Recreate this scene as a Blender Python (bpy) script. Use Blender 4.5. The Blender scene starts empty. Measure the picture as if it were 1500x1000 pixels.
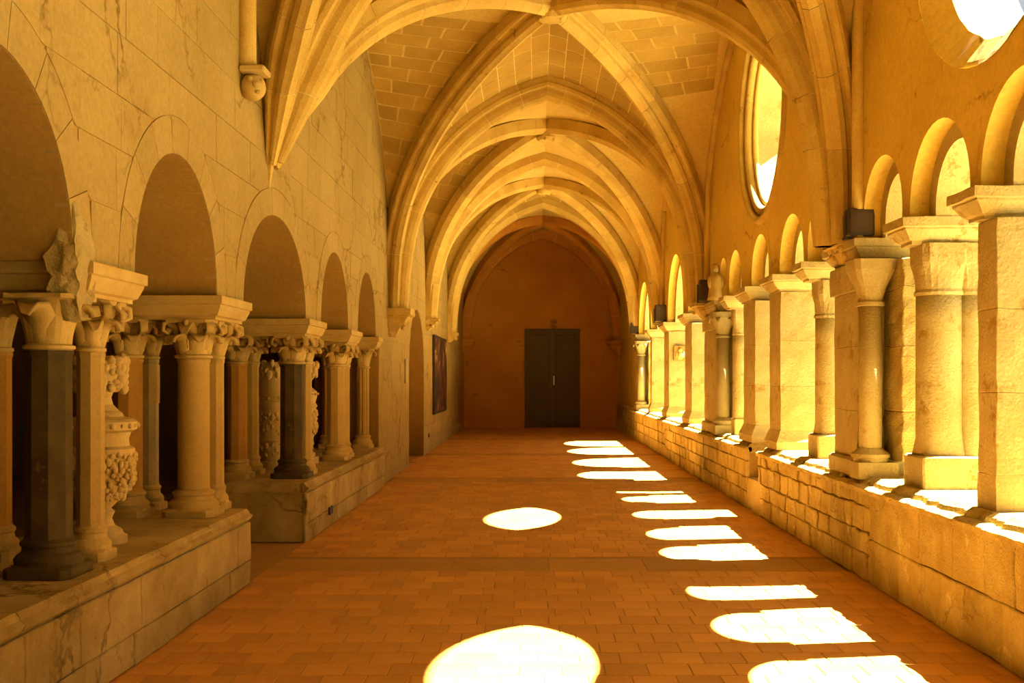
import bpy, math, random
from mathutils import Vector, noise
random.seed(7)
S = bpy.context.scene
COL = S.collection
PI = math.pi

# ------------------------------------------------------------------ camera, sky, sun, exposure
cam = bpy.data.objects.new('camera', bpy.data.cameras.new('camera')); COL.objects.link(cam)
cam.location = (0, 0, 1.5); cam.rotation_euler = (PI/2, 0, 0)
cam.data.sensor_width = 36; cam.data.lens = 37.2
cam.data.shift_x = -35/1500; cam.data.shift_y = 54/1500
cam.data.clip_start = .05; cam.data.clip_end = 300
S.camera = cam
SUN_DIR = Vector((-.67, -.094, -1)).normalized()
w = bpy.data.worlds.new('sky'); S.world = w; w.use_nodes = True
nt = w.node_tree; nt.nodes.clear()
sky = nt.nodes.new('ShaderNodeTexSky'); sky.sky_type = 'NISHITA'; sky.sun_disc = False
sky.sun_elevation = math.radians(56); sky.sun_rotation = math.radians(90); sky.air_density = 1; sky.dust_density = 3
hs = nt.nodes.new('ShaderNodeHueSaturation'); hs.inputs['Saturation'].default_value = .35
bg = nt.nodes.new('ShaderNodeBackground'); bg.inputs['Strength'].default_value = .10
wo = nt.nodes.new('ShaderNodeOutputWorld')
nt.links.new(sky.outputs[0], hs.inputs['Color']); nt.links.new(hs.outputs[0], bg.inputs['Color']); nt.links.new(bg.outputs[0], wo.inputs['Surface'])
sl = bpy.data.lights.new('sun', 'SUN'); sl.energy = 84; sl.angle = math.radians(.53); sl.color = (1, .93, .84)
sun = bpy.data.objects.new('sun', sl); COL.objects.link(sun)
sun.rotation_euler = SUN_DIR.to_track_quat('-Z', 'Y').to_euler(); sun.location = (8, 3, 12)
vs = S.view_settings; vs.view_transform = 'Standard'; vs.look = 'None'; vs.gamma = 1; vs.use_curve_mapping = False
vs.exposure = .42
S.cycles.max_bounces = 12; S.cycles.diffuse_bounces = 8; S.cycles.glossy_bounces = 3
S.cycles.sample_clamp_indirect = 6

# ------------------------------------------------------------------ materials
def cal(c): return (c[0]*.66, min(1, c[1]*.66*1.09), c[2]*.66*.80)      # one albedo calibration for all the stone
def stone_mat(name, a, b, scale=1.0, bump=.35, rough=.92, fine=35, pits=.0, rnd=.10, blotch=None, tint=False, crack=None):
    a, b = cal(a), cal(b)
    if blotch: blotch = (cal(blotch[0]),)+tuple(blotch[1:])
    m = bpy.data.materials.new(name); m.use_nodes = True; n = m.node_tree; L = n.links; N = n.nodes
    bs = N['Principled BSDF']; bs.inputs['Roughness'].default_value = rough
    try: bs.inputs['Specular IOR Level'].default_value = .15
    except Exception: pass
    tc = N.new('ShaderNodeTexCoord')
    def nz(sc, det, ro=.6):
        t = N.new('ShaderNodeTexNoise'); t.inputs['Scale'].default_value = sc; t.inputs['Detail'].default_value = det
        t.inputs['Roughness'].default_value = ro; L.new(tc.outputs['Object'], t.inputs['Vector']); return t
    n1 = nz(1.3*scale, 6); r1 = N.new('ShaderNodeValToRGB'); r1.color_ramp.elements[0].position = .32; r1.color_ramp.elements[1].position = .66
    r1.color_ramp.elements[0].color = (*b, 1); r1.color_ramp.elements[1].color = (*a, 1); L.new(n1.outputs['Fac'], r1.inputs['Fac'])
    n2 = nz(fine*scale, 4, .7); r2 = N.new('ShaderNodeMapRange'); r2.inputs['From Min'].default_value = .3; r2.inputs['From Max'].default_value = .7
    r2.inputs['To Min'].default_value = .86; r2.inputs['To Max'].default_value = 1.10; L.new(n2.outputs['Fac'], r2.inputs['Value'])
    mul = N.new('ShaderNodeVectorMath'); mul.operation = 'SCALE'; L.new(r1.outputs['Color'], mul.inputs[0]); L.new(r2.outputs[0], mul.inputs['Scale'])
    last = mul.outputs[0]
    if blotch:
        n3 = nz(blotch[1], 5, .75); r3 = N.new('ShaderNodeValToRGB'); r3.color_ramp.elements[0].position = blotch[2]; r3.color_ramp.elements[1].position = blotch[2]+.08
        r3.color_ramp.elements[0].color = (0, 0, 0, 1); r3.color_ramp.elements[1].color = (1, 1, 1, 1); L.new(n3.outputs['Fac'], r3.inputs['Fac'])
        mx = N.new('ShaderNodeMix'); mx.data_type = 'RGBA'; L.new(r3.outputs['Color'], mx.inputs[0]); L.new(last, mx.inputs[6]); mx.inputs[7].default_value = (*blotch[0], 1)
        last = mx.outputs[2]
    if crack:
        # thin veins of dark dirt in cracks
        nd = nz(2.5, 4, .7); ad = N.new('ShaderNodeVectorMath'); ad.operation = 'MULTIPLY_ADD'; L.new(nd.outputs['Color'], ad.inputs[0]); ad.inputs[1].default_value = (.45, .45, .45); L.new(tc.outputs['Object'], ad.inputs[2])
        vc = N.new('ShaderNodeTexVoronoi'); vc.feature = 'DISTANCE_TO_EDGE'; vc.inputs['Scale'].default_value = crack[1]; L.new(ad.outputs[0], vc.inputs['Vector'])
        rc = N.new('ShaderNodeMapRange'); rc.inputs['From Min'].default_value = .0; rc.inputs['From Max'].default_value = crack[2]; rc.inputs['To Min'].default_value = 1; rc.inputs['To Max'].default_value = 0; L.new(vc.outputs['Distance'], rc.inputs['Value'])
        nm = nz(1.1, 6, .7); rm = N.new('ShaderNodeMapRange'); rm.inputs['From Min'].default_value = .46; rm.inputs['From Max'].default_value = .64; L.new(nm.outputs['Fac'], rm.inputs['Value'])
        mm = N.new('ShaderNodeMath'); mm.operation = 'MULTIPLY'; L.new(rc.outputs[0], mm.inputs[0]); L.new(rm.outputs[0], mm.inputs[1])
        mx = N.new('ShaderNodeMix'); mx.data_type = 'RGBA'; L.new(mm.outputs[0], mx.inputs[0]); L.new(last, mx.inputs[6]); mx.inputs[7].default_value = (*cal(crack[0]), 1)
        last = mx.outputs[2]
    if tint: 
        at = N.new('ShaderNodeAttribute'); at.attribute_name = 'tint'; src = at.outputs['Fac']
    else:
        oi = N.new('ShaderNodeObjectInfo'); src = oi.outputs['Random']
    mr = N.new('ShaderNodeMapRange'); mr.inputs['To Min'].default_value = 1-rnd; mr.inputs['To Max'].default_value = 1+rnd*.6; L.new(src, mr.inputs['Value'])
    m2 = N.new('ShaderNodeVectorMath'); m2.operation = 'SCALE'; L.new(last, m2.inputs[0]); L.new(mr.outputs[0], m2.inputs['Scale'])
    L.new(m2.outputs[0], bs.inputs['Base Color'])
    bp = N.new('ShaderNodeBump'); bp.inputs['Strength'].default_value = bump; bp.inputs['Distance'].default_value = .012
    nb = nz(16*scale, 8, .72); h = nb.outputs['Fac']
    if pits:
        vo = N.new('ShaderNodeTexVoronoi'); vo.inputs['Scale'].default_value = 28*scale; L.new(tc.outputs['Object'], vo.inputs['Vector'])
        ma = N.new('ShaderNodeMath'); ma.operation = 'MULTIPLY_ADD'; L.new(vo.outputs['Distance'], ma.inputs[0]); ma.inputs[1].default_value = pits; L.new(h, ma.inputs[2]); h = ma.outputs[0]
    L.new(h, bp.inputs['Height']); L.new(bp.outputs[0], bs.inputs['Normal'])
    return m

M = {}
M['ashlar'] = stone_mat('pale_ashlar', (.54, .362, .165), (.465, .30, .118), .9, .30, rnd=.06, blotch=((.44, .27, .10), 2.6, .66), crack=((.22, .12, .03), 1.5, .035))
M['wall'] = stone_mat('wall_core', (.56, .32, .10), (.46, .25, .075), .9, .3, rnd=0)
M['mortar'] = stone_mat('pale_mortar', (1.0, .80, .42), (.92, .70, .34), 1.2, .2, rnd=0)
M['web'] = stone_mat('vault_plaster', (.84, .59, .25), (.72, .46, .16), .6, .2, rnd=0)
M['vault_stone'] = stone_mat('vault_stone', (.66, .42, .13), (.54, .32, .09), 1.4, .3, rnd=.13)
M['rib'] = stone_mat('rib_stone', (.88, .60, .23), (.70, .43, .14), 1.8, .5, rnd=.12, blotch=((.36, .22, .08), 3.5, .62))
M['plaster'] = stone_mat('ochre_plaster', (1.0, .67, .20), (.86, .55, .14), .8, .35, rnd=0, blotch=((.58, .34, .07), 3.2, .64), crack=((.40, .22, .05), 1.1, .02))
M['rough'] = stone_mat('rough_pier_stone', (.72, .545, .32), (.58, .39, .18), 2.0, .9, pits=.35, rnd=.06, blotch=((.46, .27, .09), 3, .57))
M['parapet'] = stone_mat('parapet_stone', (.84, .60, .28), (.56, .35, .11), 2.4, 1.0, pits=.5, rnd=.13, blotch=((.95, .74, .40), 4, .60), crack=((.30, .17, .05), 2.6, .03))
M['sill'] = stone_mat('bench_stone', (.74, .52, .25), (.48, .31, .12), 2.2, .9, rnd=.12, blotch=((.36, .24, .10), 4, .60), crack=((.16, .09, .03), 1.3, .03))
M['col'] = stone_mat('column_limestone', (.68, .46, .21), (.58, .37, .15), 2, .25, rnd=.08)
M['col_orange'] = stone_mat('column_orange_stone', (.62, .33, .09), (.54, .26, .06), 1.5, .2, rnd=.04)
M['col_dark'] = stone_mat('column_dark_marble', (.15, .10, .04), (.06, .04, .018), 3, .25, rough=.7, rnd=0, blotch=((.28, .19, .08), 5, .60))
M['col_grey'] = stone_mat('column_grey_marble', (.62, .48, .31), (.46, .34, .20), 2, .3, rough=.9, rnd=0)
M['carved'] = stone_mat('carved_limestone', (.76, .53, .25), (.62, .39, .15), 4, .35, rnd=.06)
M['urn'] = stone_mat('urn_stone', (.84, .62, .34), (.74, .50, .24), 3, .3, rnd=.03)
M['tile'] = stone_mat('terracotta_tile', (.82, .37, .09), (.68, .29, .065), 1.2, .15, rough=.5, rnd=.17)
M['tile_stuff'] = stone_mat('terracotta_tiles_far', (.82, .37, .09), (.68, .29, .065), 1.2, .12, rough=.5, rnd=.17, tint=True)
M['grout'] = stone_mat('floor_grout', (.52, .30, .12), (.40, .21, .08), 3, .2, rnd=0)
M['band'] = stone_mat('floor_band_stone', (.60, .30, .09), (.50, .235, .065), 2, .2, rough=.6, rnd=.1)
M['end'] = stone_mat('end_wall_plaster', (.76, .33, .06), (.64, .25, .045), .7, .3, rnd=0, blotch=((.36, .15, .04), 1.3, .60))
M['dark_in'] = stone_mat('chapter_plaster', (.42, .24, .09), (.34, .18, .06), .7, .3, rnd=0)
M['gravel'] = stone_mat('courtyard_gravel', (.62, .50, .34), (.52, .41, .26), 1, .5, rnd=0)
def plain(name, c, rough=.6, metal=0, bump=0):
    m = bpy.data.materials.new(name); m.use_nodes = True; N = m.node_tree.nodes; L = m.node_tree.links; bs = N['Principled BSDF']
    t = N.new('ShaderNodeTexNoise'); t.inputs['Scale'].default_value = 6; t.inputs['Detail'].default_value = 4
    tc = N.new('ShaderNodeTexCoord'); L.new(tc.outputs['Object'], t.inputs['Vector'])
    r = N.new('ShaderNodeMix'); r.data_type = 'RGBA'; L.new(t.outputs['Fac'], r.inputs[0])
    r.inputs[6].default_value = (c[0]*.85, c[1]*.85, c[2]*.85, 1); r.inputs[7].default_value = (min(1, c[0]*1.15), min(1, c[1]*1.15), min(1, c[2]*1.15), 1)
    L.new(r.outputs[2], bs.inputs['Base Color']); bs.inputs['Roughness'].default_value = rough; bs.inputs['Metallic'].default_value = metal
    return m
M['green'] = plain('green_door_paint', (.055, .036, .004), .55)
M['white'] = plain('white_enamel', (.75, .70, .6), .35)
M['black'] = plain('dark_metal', (.035, .022, .018), .5)
M['lens'] = plain('lamp_glass', (.05, .03, .025), .2)
M['plastic'] = plain('dark_socket', (.05, .035, .02), .5)
def picture_mat():
    m = bpy.data.materials.new('dark_painting'); m.use_nodes = True; N = m.node_tree.nodes; L = m.node_tree.links; bs = N['Principled BSDF']
    tc = N.new('ShaderNodeTexCoord'); t = N.new('ShaderNodeTexNoise'); t.inputs['Scale'].default_value = 2.6; t.inputs['Detail'].default_value = 7; t.inputs['Roughness'].default_value = .65
    t.inputs['Distortion'].default_value = .8
    L.new(tc.outputs['Object'], t.inputs['Vector']); r = N.new('ShaderNodeValToRGB'); L.new(t.outputs['Fac'], r.inputs['Fac'])
    e = r.color_ramp.elements; e[0].position = .42; e[0].color = (.012, .006, .004, 1); e[1].position = .68; e[1].color = (.55, .30, .12, 1)
    x = e.new(.55); x.color = (.05, .014, .006, 1); x = e.new(.60); x.color = (.22, .09, .03, 1)
    L.new(r.outputs['Color'], bs.inputs['Base Color']); bs.inputs['Roughness'].default_value = .45
    return m
M['picture'] = picture_mat()

# ------------------------------------------------------------------ helpers
class MB:
    def __init__(s): s.v = []; s.f = []; s.t = []
    def add(s, vs, fs, tint=None):
        b = len(s.v); s.v += [tuple(p) for p in vs]; s.f += [tuple(i+b for i in f) for f in fs]
        if tint is not None: s.t += [tint]*len(fs)
    def box(s, x0, x1, y0, y1, z0, z1, j=0, tint=None):
        P = [(x, y, z) for z in (z0, z1) for y in (y0, y1) for x in (x0, x1)]
        if j: P = [(p[0]+random.uniform(-j, j), p[1]+random.uniform(-j, j), p[2]+random.uniform(-j, j)) for p in P]
        s.add(P, [(0, 2, 3, 1), (4, 5, 7, 6), (0, 1, 5, 4), (2, 6, 7, 3), (0, 4, 6, 2), (1, 3, 7, 5)], tint)
    def cbox(s, x0, x1, y0, y1, z0, z1, c=.02, j=0):          # box with chamfered vertical and horizontal edges
        rings = []
        for z, k in ((z0, c), (z0+c, 0), (z1-c, 0), (z1, c)):
            q = []
            X0, X1, Y0, Y1 = x0+k, x1-k, y0+k, y1-k
            for (x, y) in ((X0+c, Y0), (X1-c, Y0), (X1, Y0+c), (X1, Y1-c), (X1-c, Y1), (X0+c, Y1), (X0, Y1-c), (X0, Y0+c)):
                q.append((x+random.uniform(-j, j), y+random.uniform(-j, j), z+random.uniform(-j, j)))
            rings.append(q)
        s.loft(rings)
    def loft(s, rings, caps=True, closed=True):
        n = len(rings[0]); b = len(s.v); F = []
        for r in rings: s.v += [tuple(p) for p in r]
        for i in range(len(rings)-1):
            for k in range(n if closed else n-1):
                a = b+i*n+k; c = b+i*n+(k+1) % n
                F.append((a, c, c+n, a+n))
        if caps:
            F.append(tuple(b+k for k in reversed(range(n)))); F.append(tuple(b+(len(rings)-1)*n+k for k in range(n)))
        s.f += F
    def lathe(s, prof, n=24, c=(0, 0), caps=True, rot=0):
        s.loft([[(c[0]+r*math.cos(rot+2*PI*k/n), c[1]+r*math.sin(rot+2*PI*k/n), z) for k in range(n)] for r, z in prof], caps)
    def sphere(s, c, r, n=8, m=5, sq=(1, 1, 1)):
        rings = []
        for i in range(m+1):
            a = -PI/2+PI*i/m; rr = max(math.cos(a), .02)
            rings.append([(c[0]+r*sq[0]*rr*math.cos(2*PI*k/n), c[1]+r*sq[1]*rr*math.sin(2*PI*k/n), c[2]+r*sq[2]*math.sin(a)) for k in range(n)])
        s.loft(rings)
    def build(s, name, mat, parent=None, smooth=False, origin=None, mesh_only=False):
        o = Vector(origin) if origin else (Vector(parent.get('_w', (0, 0, 0))) if parent is not None else Vector((0, 0, 0)))
        me = bpy.data.meshes.new(name); me.from_pydata([tuple(Vector(p)-o) for p in s.v], [], s.f)
        if s.t and len(s.t) == len(s.f):
            at = me.attributes.new('tint', 'FLOAT', 'FACE'); at.data.foreach_set('value', s.t)
        me.materials.append(M[mat] if isinstance(mat, str) else mat)
        if smooth: me.polygons.foreach_set('use_smooth', [True]*len(me.polygons))
        me.update()
        ob = bpy.data.objects.new(name, me); COL.objects.link(ob)
        if parent is not None:
            ob.parent = parent
            if origin: ob.location = o - Vector(parent.get('_w', (0, 0, 0)))
        else: ob.location = o
        ob['_w'] = tuple(o)
        return ob
def tag(o, label, cat, group=None, kind=None):
    o['label'] = label; o['category'] = cat
    if group: o['group'] = group
    if kind: o['kind'] = kind
    return o
def thing(name, label, cat, loc=(0, 0, 0), group=None):
    o = bpy.data.objects.new(name, None); COL.objects.link(o); o.location = loc; o['_w'] = tuple(loc)
    o.empty_display_size = .1
    return tag(o, label, cat, group)
def empty_struct(name):
    o = bpy.data.objects.new(name, None); COL.objects.link(o); o['kind'] = 'structure'; o['_w'] = (0, 0, 0); return o
def struct(mb, name, mat, parent=None, smooth=False):
    o = mb.build(name, mat, parent, smooth)
    if parent is None: o['kind'] = 'structure'
    return o
def dup(o, parent=None, loc=None):
    c = o.copy(); COL.objects.link(c); c.parent = parent
    if loc is not None: c.location = loc; c['_w'] = tuple(loc)
    for ch in o.children: dup(ch, c)
    return c
def rough_up(ob, amp, scale=6, seed=0):
    for v in ob.data.vertices:
        p = v.co; v.co = p + noise.noise_vector(Vector(p)*scale+Vector((seed, seed, seed)))*amp
def subdivided(ob, cuts):
    import bmesh
    bm = bmesh.new(); bm.from_mesh(ob.data); bmesh.ops.triangulate(bm, faces=[f for f in bm.faces if len(f.verts) > 4])
    bmesh.ops.subdivide_edges(bm, edges=bm.edges[:], cuts=cuts, use_grid_fill=True); bm.to_mesh(ob.data); bm.free()
def fill_wall(name, mat, loops, x0, x1, parent=None, kind=True):
    """2D (y,z) outline with holes, filled and extruded from x0 to x1"""
    cu = bpy.data.curves.new(name, 'CURVE'); cu.dimensions = '2D'; cu.fill_mode = 'BOTH'; cu.extrude = abs(x1-x0)/2
    for lp in loops:
        sp = cu.splines.new('POLY'); sp.points.add(len(lp)-1); sp.use_cyclic_u = True
        for i, (y, z) in enumerate(lp): sp.points[i].co = (y, z, 0, 1)
    tmp = bpy.data.objects.new(name+'_tmp', cu); COL.objects.link(tmp)
    dg = bpy.context.evaluated_depsgraph_get(); me = bpy.data.meshes.new_from_object(tmp.evaluated_get(dg))
    bpy.data.objects.remove(tmp); bpy.data.curves.remove(cu)
    xm = (x0+x1)/2
    for v in me.vertices:
        y, z, e = v.co; v.co = (xm+e, y, z)
    me.materials.clear(); me.materials.append(M[mat]); me.update(); me.name = name
    ob = bpy.data.objects.new(name, me); COL.objects.link(ob); ob['_w'] = (0, 0, 0)
    if parent is not None: ob.parent = parent
    elif kind: ob['kind'] = 'structure'
    return ob

XL, XR = -2.17, 2.52
RY = [1.5, 8.6, 15.7, 21.0, 26.2, 32.0]
END = 32.0

# ------------------------------------------------------------------ vault profile
A = (XR-XL)/2; XC = (XR+XL)/2
SPR, H = 3.0, 2.95
RR = (A*A+H*H)/(2*A); CC = RR-A
def f(s, h=1.0):                                   # height above floor of the web at fraction s of the half span
    s = max(0, min(1, s)); return SPR + h*math.sqrt(max(0, RR*RR-((1-s)*A+CC)**2))
HF = 1.07
def diag(i, side, end, s):                         # groin point, bay i, side -1/1 (left/right), end 0 near rib / 1 far rib
    y0, y1 = RY[i], RY[i+1]; yc = (y0+y1)/2; ye = y0 if end == 0 else y1
    xe = XL if side < 0 else XR
    return Vector((xe+(XC-xe)*s, ye+(yc-ye)*s, f(s)))

# ------------------------------------------------------------------ floor
floor = empty_struct('floor')
g = MB(); g.box(XL-1.0, XR+.3, -6.5, END+.3, -.12, -.004); g.build('grout_bed', 'grout', floor)
bands = [(8.2, 8.8), (15.3, 15.9), (20.7, 21.2), (26, 26.4)]
tw = .222
far = MB(); ntile = 0
variants = []
def tile_mesh(w):
    t = MB(); h = tw/2-.0025; k = w/2-.0025; c = .003
    t.loft([[(-k, -h, -.03), (k, -h, -.03), (k, h, -.03), (-k, h, -.03)], [(-k, -h, -c), (k, -h, -c), (k, h, -c), (-k, h, -c)],
            [(-k+c, -h+c, 0), (k-c, -h+c, 0), (k-c, h-c, 0), (-k+c, h-c, 0)]])
    return t
proto = None
y = 3.35; row = 0
while y < END:
    if any(b0 < y+tw/2 < b1 for b0, b1 in bands):
        y += tw; row += 1; continue
    x = -2.18 - (tw*.5 if row % 2 else 0) + random.uniform(-.04, .04)
    while x < 2.42:
        xx = x+tw/2; yy = y+tw/2
        dz = random.uniform(-.0008, .0008)
        if ntile < 300 and y > 4.5 and abs(xx/yy-.0) < .52:
            if proto is None:
                proto = tile_mesh(tw).build('tile', 'tile', floor); o = proto
            else:
                o = proto.copy(); COL.objects.link(o)
            o.location = (xx, yy, dz); ntile += 1
        else:
            t = tile_mesh(tw); far.add([(p[0]+xx, p[1]+yy, p[2]+dz) for p in t.v], t.f, random.random())
        x += tw
    y += tw; row += 1
o = far.build('floor_tiles', 'tile_stuff', floor); o['kind'] = 'stuff'
for b0, b1 in bands:
    x = -2.12; b0 = b0+.02
    while x < 2.42:
        l = random.uniform(.5, .9); t = MB(); t.cbox(x+.002, min(x+l, 2.42)-.002, b0, b1, -.03, 0, .003); t.build('paving_slab', 'band', floor); x += l
# paving of the doorway into the chapter room
t = MB(); t.cbox(-3.1, -2.10, 7.76, 9.63, -.03, .001, .003); t.build('threshold_slab', 'band', floor)

# ------------------------------------------------------------------ left wall
LARCH = [(3.46, 4.96), (5.72, 7.20), (7.85, 9.98), (10.68, 12.23), (12.89, 14.34)]
LS, LT = 2.06, .80
LXB = -3.05
def arch_pts(y0, y1, z0, rise, n=20, rev=False):
    c = (y0+y1)/2; r = (y1-y0)/2
    p = [(c - r*math.cos(PI*k/n), z0+rise*math.sin(PI*k/n)) for k in range(n+1)]
    return p
DOORN = (18.1, 20.5)
def door_pts():
    c = sum(DOORN)/2; r = (DOORN[1]-DOORN[0])/2
    p = [(DOORN[0], 0)]
    for k in range(13):
        a = PI*k/12; p.append((c-r*math.cos(a), 1.55+1.2*math.sin(a)**.9))
    return p+[(DOORN[1], 0)]
wall_left = empty_struct('wall_left')
# core behind the face stones
out = [(-6, 6.8), (-6, 0), (3.0, 0), (3.0, LS)]
for (a, b) in LARCH: out += arch_pts(a, b, LS, LT)
out += [(14.6, LS), (14.6, 0)] + door_pts() + [(END, 0), (END, 6.8)]
fill_wall('wall_core', 'wall', [out], LXB, XL-.007, wall_left)
t = MB(); t.box(-2.75, -2.7, DOORN[0]-.2, DOORN[1]+.2, 0, 3.2); t.build('blocked_doorway', 'wall', wall_left)
def top(y, grow=0.0):
    z = -1
    for (a, b) in LARCH:
        a2, b2 = a-grow, b+grow
        if a2 < y < b2:
            c = (a+b)/2; r = (b2-a2)/2
            z = max(z, LS+(LT+grow)*math.sqrt(max(0, 1-((y-c)/r)**2)))
    if DOORN[0] < y < DOORN[1]:
        c = sum(DOORN)/2; r = (DOORN[1]-DOORN[0])/2
        z = max(z, 1.55+1.2*math.sqrt(max(0, 1-((y-c)/r)**2))**.9)
    return z
def face_stone(y0, y1, z0, z1, x, dep=.035, mat='ashlar', parent=None, mb=None, g=.22):
    """stone with its lower edge cut by the arches"""
    n = max(2, int((y1-y0)/.05)); ys = [y0+(y1-y0)*k/n for k in range(n+1)]
    for (a, b) in LARCH+[DOORN]:
        for e in (a-g, b+g, a, b):
            if y0 < e < y1: ys += [e-.001, e+.001]
    ys = sorted(ys); segs = []; cur = []
    for yy in ys:
        lo = max(z0, top(yy, g)+.004)
        if lo < z1-.012: cur.append((yy, lo))
        else:
            if len(cur) > 1: segs.append(cur)
            cur = []
    if len(cur) > 1: segs.append(cur)
    for sg in segs:
        if sg[-1][0]-sg[0][0] < .03: continue
        m = mb or MB()
        rings = []
        for (yy, lo) in sg: rings.append([(x, yy, lo), (x, yy, z1), (x-dep, yy, z1), (x-dep, yy, lo)])
        m.loft(rings)
        if mb is None: m.build('stone', mat, parent)
nst = 0; farw = MB()
z = LS
course = 0
rows = []
while z < 6.1:
    h = random.uniform(.27, .34); rows.append((z, z+h)); z += h
stones = []
for (z0, z1) in rows:
    yy = 2.9 - random.uniform(0, .5)
    while yy < 31.9:
        l = random.uniform(.45, .95); stones.append((yy, min(yy+l, 31.95), z0, z1)); yy += l
lowrows = [(0, .30), (.30, .56), (.56, .88), (.88, 1.18), (1.18, 1.46), (1.46, 1.76), (1.76, LS)]
for (z0, z1) in lowrows:
    yy = 14.62
    while yy < 31.9:
        l = random.uniform(.4, .8); stones.append((yy, min(yy+l, 31.95), z0, z1)); yy += l
vis = []
for s_ in stones:
    y0, y1, z0, z1 = s_
    seen = y0 > (-XL)*1550/800-.2 and z0 < 1.5+560*y0/1550
    size = (y1-y0)/(y0*y0)
    vis.append((seen, size, s_))
vis.sort(key=lambda q: (not q[0], -q[1]))
gap = .0022
for k, (seen, size, (y0, y1, z0, z1)) in enumerate(vis):
    if y0 > 29.2 or (DOORN[0] < y0 and y1 < DOORN[1] and z1 < 1.5): continue
    pr = random.uniform(-.0025, .0025)
    if nst < 225 and seen:
        face_stone(y0+gap, y1-gap, z0+gap, z1-gap, XL+pr, .06, 'ashlar', wall_left); nst += 1
    else: face_stone(y0+gap, y1-gap, z0+gap, z1-gap, XL+pr, .06, 'ashlar', None, farw)
o = farw.build('far_stones', 'ashlar', wall_left); o['kind'] = 'stuff'
# voussoirs round the arches
for (a, b) in LARCH:
    c = (a+b)/2; r = (b-a)/2; n = 9
    for k in range(n):
        a0 = PI*k/n+.003; a1 = PI*(k+1)/n-.003
        m = MB(); rings = []
        for q in range(5):
            t_ = a0+(a1-a0)*q/4
            pi_ = (c-r*math.cos(t_), LS+LT*math.sin(t_)); po = (c-(r+.2175)*math.cos(t_), LS+(LT+.2175)*math.sin(t_))
            rings.append([(XL+.001, pi_[0], pi_[1]), (XL+.001, po[0], po[1]), (XL-.07, po[0], po[1]), (XL-.07, pi_[0], pi_[1])])
        m.loft(rings); m.build('voussoir', 'ashlar', wall_left)
# thicker end stretch set back
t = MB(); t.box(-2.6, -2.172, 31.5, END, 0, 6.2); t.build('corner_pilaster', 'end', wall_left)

# moulded imposts, benches -------------------------------------------------
def impost(name, y0, y1, x0, x1, z0, z1, label, mat, over=.07, group=None, rough=0):
    """slab with a stepped profile; y0..x1 is the size of what stands on it"""
    m = MB(); h = z1-z0; rings = []
    for k, e in ((0, 0), (.12, .0), (.18, .02), (.55, over*.75), (.62, over*.75), (.66, over), (1, over)):
        rings.append([(x0-e, y0-e, z0+h*k), (x1+e, y0-e, z0+h*k), (x1+e, y1+e, z0+h*k), (x0-e, y1+e, z0+h*k)])
    m.loft(rings)
    o = m.build(name, mat, None, origin=((x0+x1)/2, (y0+y1)/2, z0))
    if rough:
        subdivided(o, 3); rough_up(o, rough, 9, y0)
    return tag(o, label, 'impost', group)
LC = [(2.70, 3.46), (4.96, 5.72), (7.20, 7.85), (9.98, 10.68), (12.23, 12.89), (14.34, 14.62)]
lab = ['', 'broken-edged moulded impost slab on the nearest left column cluster, with a rough hewn block at its near end',
       'moulded stone impost slab on the left cluster with the thick round column',
       'moulded impost slab on the left cluster with the dark green octagonal column',
       'moulded impost slab on the fourth left cluster, between the two narrowest arches',
       'small moulded impost slab at the far end of the left arcade, above the fluted column']
for i, (a, b) in enumerate(LC):
    if i == 0:
        impost('impost_slab', a, b, LXB, XL, 1.90, LS, 'moulded impost slab above the leftmost edge column cluster', 'carved', .06); continue
    a2 = a+.17 if i == 1 else a
    impost('impost_slab', a2, b, LXB, XL-.01, 1.90, LS, lab[i], 'carved', .06)

def block_wall_rough(parent, y0, y1, z0, z1, rows, lens, limit, stuff, amp, gp=.0025):
    before = set(parent.children)
    n = block_wall(parent, 2.42, y0, y1, z0, z1, 'parapet', 'stone', .05, rows, lens, 1, .012 if gp > .002 else .004, gp, limit=limit, stuff=stuff)
    for o in set(parent.children)-before:
        subdivided(o, 2); rough_up(o, amp, 9, len(o.name))
    return n
def block_wall(parent, face_x, y0, y1, z0, z1, mat, name, deep, rows, lens, side=1, jit=.006, gap=.006, limit=999, stuff=None):
    """individual face blocks; side=1 faces -x, side=-1 faces +x"""
    z = z0; n = 0
    for h in rows:
        zz = min(z+h, z1); y = y0-random.uniform(0, .2)
        while y < y1:
            l = random.uniform(*lens); ya = max(y, y0); yb = min(y+l, y1)
            if yb-ya > .05:
                p = random.uniform(0, jit*2); xa = face_x+side*p; xb = face_x+side*deep
                m = MB(); c = .007
                A0 = (ya+gap, yb-gap, z+gap, zz-gap)
                j = lambda: random.uniform(-jit, jit)*.6
                corners = [(A0[0]+abs(j()), A0[2]+abs(j())), (A0[1]-abs(j()), A0[2]+abs(j())), (A0[1]-abs(j()), A0[3]-abs(j())), (A0[0]+abs(j()), A0[3]-abs(j()))]
                cy = sum(q[0] for q in corners)/4; cz = sum(q[1] for q in corners)/4
                r0 = [(xb, q[0], q[1]) for q in corners]; r1 = [(xa+side*c, q[0], q[1]) for q in corners]
                r2 = [(xa, q[0]+(c if q[0] < cy else -c), q[1]+(c if q[1] < cz else -c)) for q in corners]
                m.loft([r0, r1, r2])
                if stuff is not None and (n >= limit): stuff.add(m.v, m.f)
                else: m.build(name, mat, parent)
                n += 1
            y += l
        z = zz
        if z >= z1-.01: break
    return n
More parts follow.
